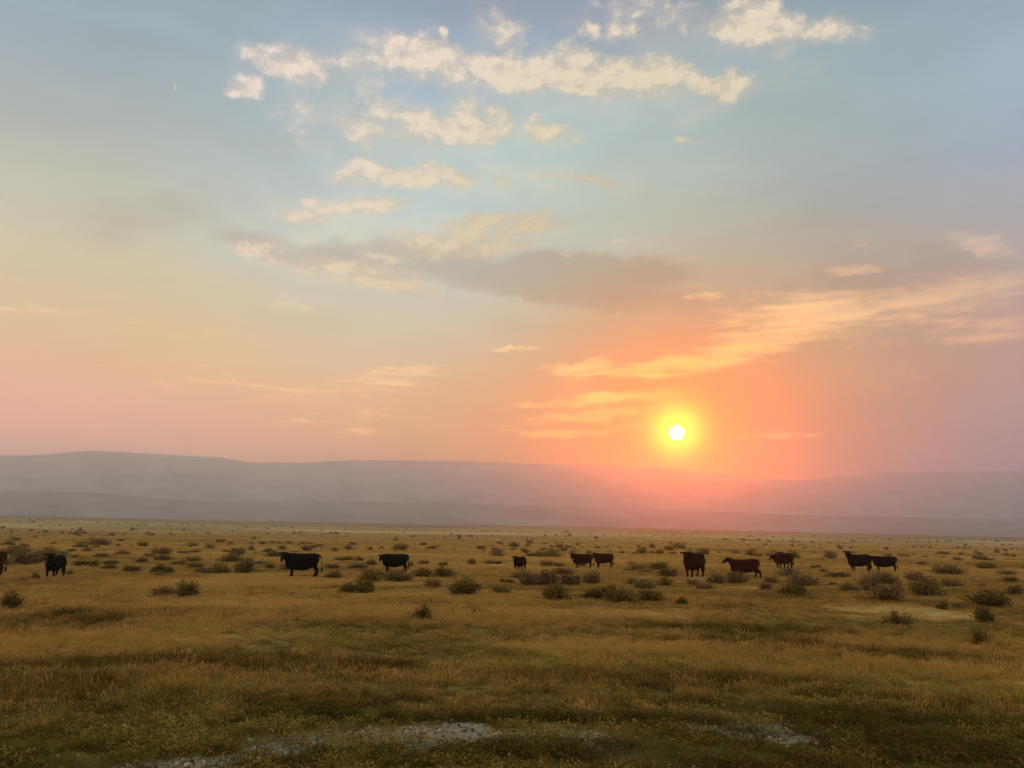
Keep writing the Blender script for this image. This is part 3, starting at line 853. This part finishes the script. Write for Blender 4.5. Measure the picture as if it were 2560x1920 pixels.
    body.polygons.foreach_set('use_smooth', np.ones(len(body.polygons), dtype=bool))
    parts = [('body', body)]
    # tail switch: a tassel of hair
    r = np.random.default_rng(5); V, F = [], []
    for q in range(60):
        a = r.uniform(0, 6.283); w = .012
        b0 = np.array([-1.08 - tail_out + .015 * math.cos(a), .015 * math.sin(a), r.uniform(.46, .58)])
        b1 = b0 + np.array([.035 * math.cos(a) - .01, .035 * math.sin(a), -r.uniform(.08, .12)])
        b2 = b0 + np.array([.02 * math.cos(a) - .01, .02 * math.sin(a), -r.uniform(.2, .32)])
        t = np.array([-math.sin(a), math.cos(a), 0]) * w
        k = len(V); V += [b0 - t, b0 + t, b1 - t, b1 + t, b2]
        F += [(k, k + 1, k + 3, k + 2), (k + 2, k + 3, k + 4, k + 4)]
    sw = bpy.data.meshes.new('tail_switch')
    sw.from_pydata([tuple(v) for v in V], [], [tuple(dict.fromkeys(f_)) for f_ in F]); sw.materials.append(hide or M_HIDE)
    parts.append(('tail_switch', sw))
    for s in (1, -1):
        bm = bmesh.new()
        bmesh.ops.create_uvsphere(bm, u_segments=12, v_segments=8, radius=.022, matrix=Matrix.Translation(hc + f * .12 + rt * s * .108 + up * .035))
        em = bpy.data.meshes.new('eye'); bm.to_mesh(em); bm.free(); em.materials.append(M_EYE)
        parts.append(('eye', em))
    if udder:
        bm = bmesh.new()
        bmesh.ops.create_uvsphere(bm, u_segments=20, v_segments=12, radius=1.0, matrix=Matrix.Translation((-.55, 0, .54)) @ Matrix.Diagonal((.19, .14, .13, 1)))
        for dx in (-.07, .07):
            for dy in (-.06, .06): limb(bm, [(-.55 + dx, dy, .44, .022), (-.55 + dx, dy, .40, .018), (-.55 + dx * 1.1, dy * 1.1, .365, .011)], 8)
        um = bpy.data.meshes.new('udder'); bm.to_mesh(um); bm.free(); um.materials.append(M_UDDER)
        um.polygons.foreach_set('use_smooth', np.ones(len(um.polygons), dtype=bool))
        parts.append(('udder', um))
    return parts

def place_cow(px, py, hpx, heading, label, tilt=0.0, name='cow', cat='cow', sink=0.0, **kw):
    """px, py: middle of the feet; hpx: height of the back; heading: degrees, 180 faces left, 270 faces the viewer"""
    p = ground_at(px, py)
    s = hpx * px_m(p) / 1.33
    o = bpy.data.objects.new(name, None); C.objects.link(o)
    o.empty_display_size = .3
    o.location = (p.x, p.y, p.z - sink); o.scale = (s * .93, s, s)
    o.rotation_euler = Euler((0, R(tilt), R(heading) - math.atan2(p.x, p.y)))   # heading is meant as seen from the viewer
    tag(o, label, cat, 'cattle standing about on the plain')
    for nm, me in make_cow(**kw): link(nm, me, o)
    return o

COWS = [
    dict(px=-38, py=1246, hpx=54, heading=172, hide=M_HIDE_RED, label='red-brown cow cut off by the photo edge, only its rump in view', head_pitch=-30),
    dict(px=116, py=1249, hpx=49, heading=247, label='black cow facing the viewer, both ears out, next to the cut-off one', bulk=.9, head_yaw=24, head_pitch=-38, neck_rise=.17, neck_yaw=8, legs=((.04,.03),(-.06,-.02),(.06,.06),(-.14,-.10))),
    dict(px=650, py=1247, hpx=51, heading=181, label='large black cow standing side-on, tail hanging clear, head turned to the viewer', head_yaw=72, head_pitch=-52, neck_yaw=22, neck_rise=.10, tail_out=.12, belly=1.06, legs=((.05,0),(-.03,0),(.04,0),(-.10,0))),
    dict(px=852, py=1237, hpx=40, heading=190, label='black cow with pale udder side-on behind a round bush, legs half hidden', head_yaw=60, head_pitch=-42, neck_yaw=25, neck_rise=-.02, udder=True, belly=1.06, bulk=1.05, legs=((.0,0),(.06,0),(.22,0),(-.08,0))),
    dict(px=1122, py=1234, hpx=31, heading=242, label='lone dark cow facing the viewer above a cluster of grey sagebrush', head_yaw=18, head_pitch=-35, neck_rise=.10, neck_yaw=5, hide=M_HIDE, bulk=1.08),
    dict(px=1258, py=1229, hpx=32, heading=199, label='dark brown cow with tan-lit back leading the pair in the open, tail hanging free', head_yaw=60, head_pitch=-55, neck_yaw=18, neck_rise=.12, hide=M_HIDE_BROWN, tail_out=.06, legs=((.10,0),(-.10,0),(.12,0),(-.02,0))),
    dict(px=1304, py=1227, hpx=31, heading=205, label='smaller dark brown cow following close behind the tan-backed cow of the open pair', head_yaw=48, head_pitch=-50, neck_yaw=15, neck_rise=.10, hide=M_HIDE_BROWN, bulk=.9, legs=((.06,0),(.0,0),(.12,0),(-.08,0))),
    dict(px=1499, py=1247, hpx=52, heading=243, label='big round dark cow standing right below the sun, one ear out', head_yaw=22, head_pitch=-30, neck_rise=.10, neck_yaw=10, hide=M_HIDE_BROWN, belly=1.08, bulk=1.15, legs=((.04,0),(-.05,.03),(.0,0),(-.12,-.05))),
    dict(px=1610, py=1250, hpx=43, heading=170, tilt=3, label='dark cow walking side-on through the bushes with its head level, hind legs striding', head_yaw=-4, head_pitch=-32, neck_yaw=0, neck_rise=.20, hide=M_HIDE_BROWN, legs=((.1,0),(-.1,0),(.10,0),(-.22,0)), sink=.05),
    dict(px=1692, py=1227, hpx=30, heading=196, label='dark cow half hidden behind the upright cow, its lowered head sticking out beside it', head_yaw=30, head_pitch=-40, neck_yaw=6, neck_rise=-.10, hide=M_HIDE_BROWN),
    dict(px=1697, py=1230, hpx=35, heading=244, label='dark cow facing the viewer with ears spread, overlapping a second cow behind it', head_yaw=22, head_pitch=-36, neck_rise=.14, neck_yaw=4, hide=M_HIDE_BROWN, bulk=.95),
    dict(px=1857, py=1236, hpx=38, heading=214, label='dark cow with head raised above its back, both ears out, beyond the grey thicket', head_yaw=52, head_pitch=-30, neck_rise=.28, neck_yaw=8, hide=M_HIDE, bulk=1.1, legs=((.05,0),(-.02,0),(.08,0),(-.04,0))),
    dict(px=1912, py=1235, hpx=33, heading=188, label='dark cow side-on with its head held low, tucked behind the cow with the raised head', head_yaw=25, head_pitch=-30, neck_yaw=5, neck_rise=.02, hide=M_HIDE, belly=1.06),
]
for c in COWS: place_cow(**c)

# ------------------------------------------------------------------ the bushes in their places
SHRUBS = [  # place and size in the photograph, kind (0 dark, 1 grey, 2 spiky, 3 yellowish), label
    (178,1224,53,15,0,'dark sagebrush just behind the rump of the far-left black cow'),
    (224,1233,40,14,0,'dark sagebrush alone in pale grass, second bush along from the far-left black cow'),
    (285,1236,34,15,0,'dark sagebrush at the left end of the row between the far-left and large side-on cows'),
    (332,1240,36,19,0,'tallest dark sagebrush in the bush row between the far-left and large side-on cows'),
    (359,1240,30,15,0,'dark sagebrush at the right end of the row between the far-left and large side-on cows'),
    (339,1246,26,12,3,'yellowish brush poking out in front of the bush row beyond the far-left cow'),
    (437,1241,42,13,1,'low grey sagebrush leading into the big clump short of the large side-on cow'),
    (480,1240,50,20,0,'left half of the big dark clump facing the large side-on cow'),
    (517,1238,52,30,0,'right, taller half of the big dark clump facing the large side-on cow'),
    (350,1213,46,13,1,'grey sagebrush behind the bush row between the far-left and large side-on cows'),
    (415,1214,38,12,1,'grey sagebrush behind the low bush that leads into the big clump'),
    (207,1206,46,10,0,'dark sagebrush on the flat above and beyond the rump of the far-left cow'),
    (268,1200,36,10,0,'dark sagebrush far beyond the left end of the first bush row'),
    (78,1254,22,16,0,'small upright dark bush in the grass before the chest of the far-left cow'),
    (54,1254,24,8,1,'flat grey bush beside the small upright one before the far-left cow'),
    (350,1290,50,20,1,'low grey bush joined to the dark bush, nearest pair on the left side'),
    (397,1291,48,33,0,'dark rounded bush, the largest standing near on the left side of the plain'),
    (15,1318,56,34,0,'dark green bush cut by the left edge of the photo'),
    (160,1333,56,20,0,'low reddish-dark bush sunk in the grass near the left edge'),
    (50,1220,60,26,1,'broad grey sagebrush between the cut-off cow and the far-left black cow'),
    (78,1216,50,22,1,'grey sagebrush right behind the head of the far-left black cow'),
    (149,1243,16,12,2,'thin spiky tuft at the hind hoof of the far-left black cow'),
    (709,1252,46,17,0,'round dark bush at the hind feet of the large side-on cow'),
    (750,1282,40,20,0,'left lobe of the three-bush clump in front of the large cow and the udder cow'),
    (786,1281,46,32,0,'darkest bush of the three-bush clump between the large cow and the udder cow'),
    (795,1258,50,28,3,'yellowish bush at the back of the three-bush clump near the udder cow'),
    (859,1258,56,23,1,'rounded bush hiding the feet of the cow with the pale udder'),
    (913,1250,46,20,0,'dark bush just past the rump of the cow with the pale udder'),
    (961,1246,46,21,0,'neat dome-shaped bush, second past the cow with the pale udder'),
    (933,1270,43,18,0,'ragged dark bush in front of the neat dome-shaped bush'),
    (1001,1288,58,34,0,'bushy dark sagebrush in open grass left of the grey cluster'),
    (908,1346,50,36,0,'round dark bush nearest to the viewer in the middle of the grass'),
    (768,1232,50,13,1,'grey bush between the large side-on cow and the head of the udder cow'),
    (717,1231,43,13,1,'grey bush behind the tail of the large side-on cow'),
    (740,1212,38,10,0,'low dark bush on the flat beyond the tail of the large side-on cow'),
    (800,1223,28,12,0,'dark bush close before the head of the udder cow'),
    (773,1214,24,10,1,'small grey bush with pale top far behind the gap between the two black side-on cows'),
    (913,1220,20,10,0,'small round bush on the flat past the rump of the udder cow'),
    (955,1224,18,11,0,'small dark round bush directly beyond the neat dome-shaped bush'),
    (1018,1220,21,12,0,'small dark bush halfway between the udder cow and the lone cow, farther back'),
    (1058,1219,23,8,1,'flat bush on the plain a little before the lone cow'),
    (886,1225,15,12,0,'tiny upright bush touching the rump of the udder cow'),
    (1035,1335,50,18,2,'low straggly twigs right of the nearest round dark bush'),
    (975,1332,30,13,2,'small patch of twigs close beside the nearest round dark bush'),
    (823,1245,18,8,1,'tiny flat bush under the chest of the udder cow'),
    (613,1233,26,13,1,'grey bush behind the chest of the large side-on cow'),
    (582,1230,25,12,0,'dark bush between the big clump and the head of the large side-on cow'),
    (1097,1263,30,13,0,'small dark bush at the lower left of the lone cow'),
    (1145,1268,52,28,1,'grey bush in front of the lone cow, left member of the grey cluster'),
    (1180,1268,46,31,1,'tall grey bush, right member of the cluster in front of the lone cow'),
    (1122,1252,42,17,1,'grey bush hiding the feet of the lone cow'),
    (1088,1283,52,15,0,'low dark bush lying before the grey cluster of the lone cow'),
    (1201,1299,58,33,0,'boxy dark bush nearest to the viewer below the open pair of cows'),
    (1234,1268,54,28,1,'grey bush below the tan-backed cow of the open pair'),
    (1277,1263,46,24,1,'pale grey bush below the gap of the open pair'),
    (1280,1294,70,23,0,'wide dark bush below the open pair, right of the boxy one'),
    (1347,1302,60,33,0,'large dark bush in the middle of the front row below the sun'),
    (1320,1278,26,15,0,'small dark bush between the wide bush and the large one behind the front row'),
    (1410,1299,50,26,0,'dark bush at the right end of the front row below the sun'),
    (1395,1275,52,24,1,'grey bush behind the right end of the front row below the sun'),
    (1437,1268,30,20,0,'dark brush below the left side of the big round cow'),
    (1368,1266,28,16,1,'grey brush between the open pair and the round cow, above the front row'),
    (1181,1224,36,13,1,'grey bush on the flat between the lone cow and the open pair'),
    (1210,1225,20,9,0,'small dark bush just before the tan-backed cow of the open pair'),
    (1076,1219,18,8,0,'small dark bush just left of the lone cow'),
    (1447,1247,50,18,1,'reddish-grey bush left of the feet of the big round cow'),
    (1360,1235,30,8,2,'flat twiggy scrub right of the open pair of cows'),
    (1497,1266,30,15,1,'brush directly under the feet of the big round cow'),
    (1527,1277,50,15,1,'long low brush between the round cow and the striding cow, nearest to the viewer'),
    (1552,1263,38,22,1,'brush in front of the forelegs of the striding cow'),
    (1472,1308,26,18,0,'small dark bush alone in front, below the big round cow'),
    (1705,1248,50,18,1,'bush hiding the hooves of the overlapping cows'),
    (1740,1268,70,23,1,'broad grey bush below and right of the overlapping cows'),
    (1717,1289,72,26,0,'broad dark bush nearest to the viewer below the overlapping cows'),
    (1597,1262,52,23,1,'brush covering the middle of the striding cow below its belly'),
    (1667,1263,34,16,1,'bush just right of the hind legs of the striding cow'),
    (1658,1278,30,20,1,'dark-based bush in front of the hind legs of the striding cow'),
    (1817,1250,62,12,1,'long low bush before the feet of the raised-head cow'),
    (1837,1280,36,18,0,'dark bush at the left end of the grey thicket under the last pair of cows'),
    (1882,1278,42,30,1,'middle bush of the grey thicket under the last pair of cows'),
    (1917,1264,52,24,1,'back bush of the thicket, hiding the feet of the low-head cow'),
    (1927,1301,75,34,1,'biggest bush of the grey thicket, nearest to the viewer under the last pair'),
    (1777,1238,26,9,0,'small dark bush halfway from the overlapping cows to the raised-head cow'),
    (1765,1229,24,8,1,'small grey bush right of the overlapping cows, farther back'),
    (1800,1266,22,9,3,'small yellowish bush in pale grass left of the grey thicket'),
    (2008,1290,66,37,0,'tall domed dark bush right of the grey thicket'),
    (2065,1270,52,16,1,'low arched grey bush behind the tall domed one on the right'),
    (2036,1317,32,18,0,'small reddish-dark bush alone below the tall domed one'),
    (2150,1312,88,30,0,'wide dark bush, the broadest near the right edge'),
    (2140,1345,48,30,0,'rounded dark bush under the broadest bush near the right edge'),
    (1946,1352,66,30,2,'spiky blackish bush on the pale bare ground on the right'),
    (2122,1394,42,34,2,'open grey-brown brush with loose twigs, nearest to the viewer on the right'),
    (1977,1256,40,18,1,'grey bush right of the rump of the low-head cow'),
    (2055,1244,60,20,1,'broad grey bush on the flat well right of the last pair of cows'),
    (2188,1259,32,14,0,'dark bush low at the right edge, behind the broadest one'),
    (2180,1244,42,12,1,'grey bush at the right edge on the middle plain'),
    (2200,1287,40,22,1,'grey-brown bush cut by the right edge above the broadest one'),
    (2140,1230,56,10,0,'long flat dark bush on the far flat near the right edge'),
    (2075,1316,28,12,1,'faint low bush beside the small reddish-dark one on the right'),
    (2127,1272,16,10,0,'tiny dark bush between the arched grey bush and the right edge'),
    (1995,1222,28,8,0,'small dark bush on the far flat just past the last pair of cows'),
]
for a in SHRUBS: put_bush(*a[:5], a[5], 'sagebrush among and before the cattle')

# the smaller, farther bushes, still one object each
def far_bushes():
    zones = [(-60, 230, 'behind the far-left black cow'), (230, 560, 'between the far-left and large side-on cows'), (560, 800, 'behind the large side-on cow'), (800, 1060, 'behind the udder cow'),
             (1060, 1230, 'behind the lone cow'), (1230, 1420, 'behind the open pair of cows'), (1420, 1650, 'behind the round and striding cows'), (1650, 1800, 'behind the overlapping cows'),
             (1800, 1960, 'behind the last pair of cows'), (1960, 2290, 'right of the last pair of cows')]
    n = 0
    rr_ = random.Random(77)
    tries = 0
    while n < 135 and tries < 20000:
        tries += 1
        x = rr_.uniform(-40, 2250)
        hy = 1115 + 0.0167 * x
        y = hy + 47 + 62 * rr_.random() ** 1.5
        p = ground_at(x, y)
        c = float(fbm(p.x / 16, p.y / 22, 141, 3))
        if rr_.random() > max(0.01, (c - 0.46) * 7): continue
        near = y - hy > 78
        if any(abs(x - s_[0]) < s_[2] * .6 and abs(y - s_[1]) < 12 for s_ in SHRUBS): continue
        if any(abs(x - q['px']) < q['hpx'] * .9 and 0 < y - q['py'] + 4 < 22 for q in COWS): continue
        zone = [z[2] for z in zones if z[0] <= x < z[1]][0]
        w = rr_.lognormvariate(0.22, .38) / px_m(p)
        kind = rr_.choice((0, 1, 1, 1, 3))
        put_bush(x, y, w, w * rr_.uniform(.26, .38), kind, ('small sagebrush on the middle plain ' if near else 'tiny sagebrush on the far plain ') + zone, 'small sagebrush on the plain ' + zone, parts=False)
        n += 1
far_bushes()

def far_sage():
    n = 4500
    u = RNG.uniform(size=n); r = (110 ** .6 + u * (1900 ** .6 - 110 ** .6)) ** (1 / .6)
    t = np.radians(RNG.uniform(-43, 43, n))
    x, y = r * np.sin(t), r * np.cos(t)
    c = fbm(x / 30, y / 55, 145, 4)
    k = RNG.uniform(size=n) < np.clip((c - .47) * 7, .01, .95) * np.clip(1.2 - r / 2200, .2, 1)
    x, y, r = x[k], y[k], r[k]; n = len(x)
    protos = [BUSH[q][j][0] for q in (1, 3) for j in (0, 1, 2)]
    col = proto_collection('far_sagebrush', protos)
    rot = np.zeros((n, 3)); rot[:, 2] = RNG.uniform(0, 6.28, n)
    s = RNG.lognormal(.25, .4, n)
    o = scatter('distant_sagebrush', np.stack([x, y, hgt(x, y) - .02], -1), rot, np.stack([s, s, s * RNG.uniform(.7, 1.0, n)], -1), RNG.integers(0, 6, n), col, {})
    tag(o, 'countless dark specks of sagebrush dotted over the far plain', 'shrubs', kind='stuff')
far_sage()

# ------------------------------------------------------------------ stones and sticks on the bare ground
def stone_mesh(seed, m_=None):
    m_ = m_ or M_STONE
    r = np.random.default_rng(seed)
    bm = bmesh.new(); bmesh.ops.create_icosphere(bm, subdivisions=3, radius=1)
    dirs = r.normal(0, 1, (9, 3)); dirs /= np.linalg.norm(dirs, axis=1)[:, None]; cut = r.uniform(.55, .9, 9)
    for v in bm.verts:
        p = np.array(v.co)
        for d, c in zip(dirs, cut):
            k = p @ d
            if k > c: p = p - d * (k - c) * .85
        p = p * (1 + .05 * r.normal())
        v.co = p
    me = bpy.data.meshes.new('stone'); bm.to_mesh(me); bm.free(); me.materials.append(m_)
    return me
STM = [stone_mesh(400 + k) for k in range(5)]
def put_stone(px, py, w, label):
    p = ground_at(px, py); s = w * px_m(p) / 2
    o = link('stone', random.choice(STM)); o.location = p + Vector((0, 0, s * .35)); o.scale = (s, s * random.uniform(.7, 1), s * random.uniform(.5, .75)); o.rotation_euler = (random.uniform(-.2, .2), 0, random.uniform(0, 6.28))
    tag(o, label, 'stone', 'pale stones on the ground')
for a in [(1371,1560,12,'pale rounded stone lying in the short grass above the bare strip of soil'),
          (1522,1588,13,'pale stone at the near edge of the stony yellow patch'),
          (1460,1563,8,'small pale stone in dark grass beyond the stony yellow patch'),
          (1703,1559,7,'small white stone at the far edge of the stony yellow patch'),
          (1866,1613,7,'tiny white stone alone in dark grass past the stony yellow patch'),
          (538,1591,11,'pale stone in tall grass above the grey-green bare soil'),
          (548,1530,9,'white stone in brown grass well left of the bare soil'),
          (1550,1593,8,'flat pale stone in the middle of the stony yellow patch')]: put_stone(*a)
def put_stick(px, py, w, rz, label):
    p = ground_at(px, py); s = w * px_m(p)
    bm = bmesh.new()
    limb(bm, [(-.5, 0, .02, .028), (-.2, .03, .05, .03), (.15, -.02, .07, .026), (.5, .04, .12, .014)], 8)
    limb(bm, [(.1, -.01, .06, .018), (.25, .12, .14, .012), (.34, .2, .2, .006)], 6)
    me = bpy.data.meshes.new('stick'); bm.to_mesh(me); bm.free(); me.materials.append(M_STICK)
    o = link('stick', me); o.location = p + Vector((0, 0, .05)); o.scale = (s, s, s); o.rotation_euler = (0, 0, rz)
    tag(o, label, 'stick')
put_stick(1690, 1456, 26, .3, 'pale fallen stick lying in the grass above the dark brown patch')
put_stick(1915, 1468, 24, -.5, 'weathered fallen stick at the edge of the long tan grass')
put_stick(965, 1588, 26, .1, 'dark twig lying on the grey-green bare soil')

def build_gravel():
    n = 60000
    x = RNG.uniform(-7.5, 7.5, n); y = RNG.uniform(6.5, 14.0, n)
    t, g, ba, h = cover(x, y)
    k = RNG.uniform(size=n) < ba * .55
    x, y = x[k], y[k]
    P = np.stack([x, y, hgt(x, y)], -1)
    col = proto_collection('gravel_bits', [stone_mesh(430 + k, M_GRAVEL) for k in range(3)] + [stone_mesh(440 + k, M_CLOD) for k in range(2)])
    m = len(P)
    s = RNG.lognormal(-4.55, .55, m)
    rot = RNG.uniform(0, 6.28, (m, 3))
    o = scatter('gravel', P, rot, np.stack([s, s * .9, s * .6], -1), RNG.integers(0, 5, m), col, {})
    tag(o, 'small pale gravel and dark clods scattered over the bare soil in front', 'gravel', kind='stuff')
build_gravel()

# ------------------------------------------------------------------ smoky air
bm = bmesh.new()
bmesh.ops.create_cube(bm, size=1.0)
hm = bpy.data.meshes.new('haze'); bm.to_mesh(hm); bm.free()
HTOP = 430.0
hz = link('haze', hm)
hz.scale = (15000, 15000, HTOP + 5); hz.location = (0, 0, (HTOP - 5) / 2)
m = bpy.data.materials.new('smoky_air'); m.use_nodes = True
m.node_tree.nodes.clear()
pv = m.node_tree.nodes.new('ShaderNodeVolumePrincipled')
pv.inputs['Color'].default_value = (0.885, 0.95, 1.0, 1)
pv.inputs['Density'].default_value = 0.00036
pv.inputs['Density Attribute'].default_value = ''
pv.inputs['Anisotropy'].default_value = 0.89
mo = m.node_tree.nodes.new('ShaderNodeOutputMaterial')
m.node_tree.links.new(pv.outputs[0], mo.inputs['Volume'])
hm.materials.append(m)
tag(hz, 'pale smoky haze hanging over the whole plain', 'haze', kind='stuff')
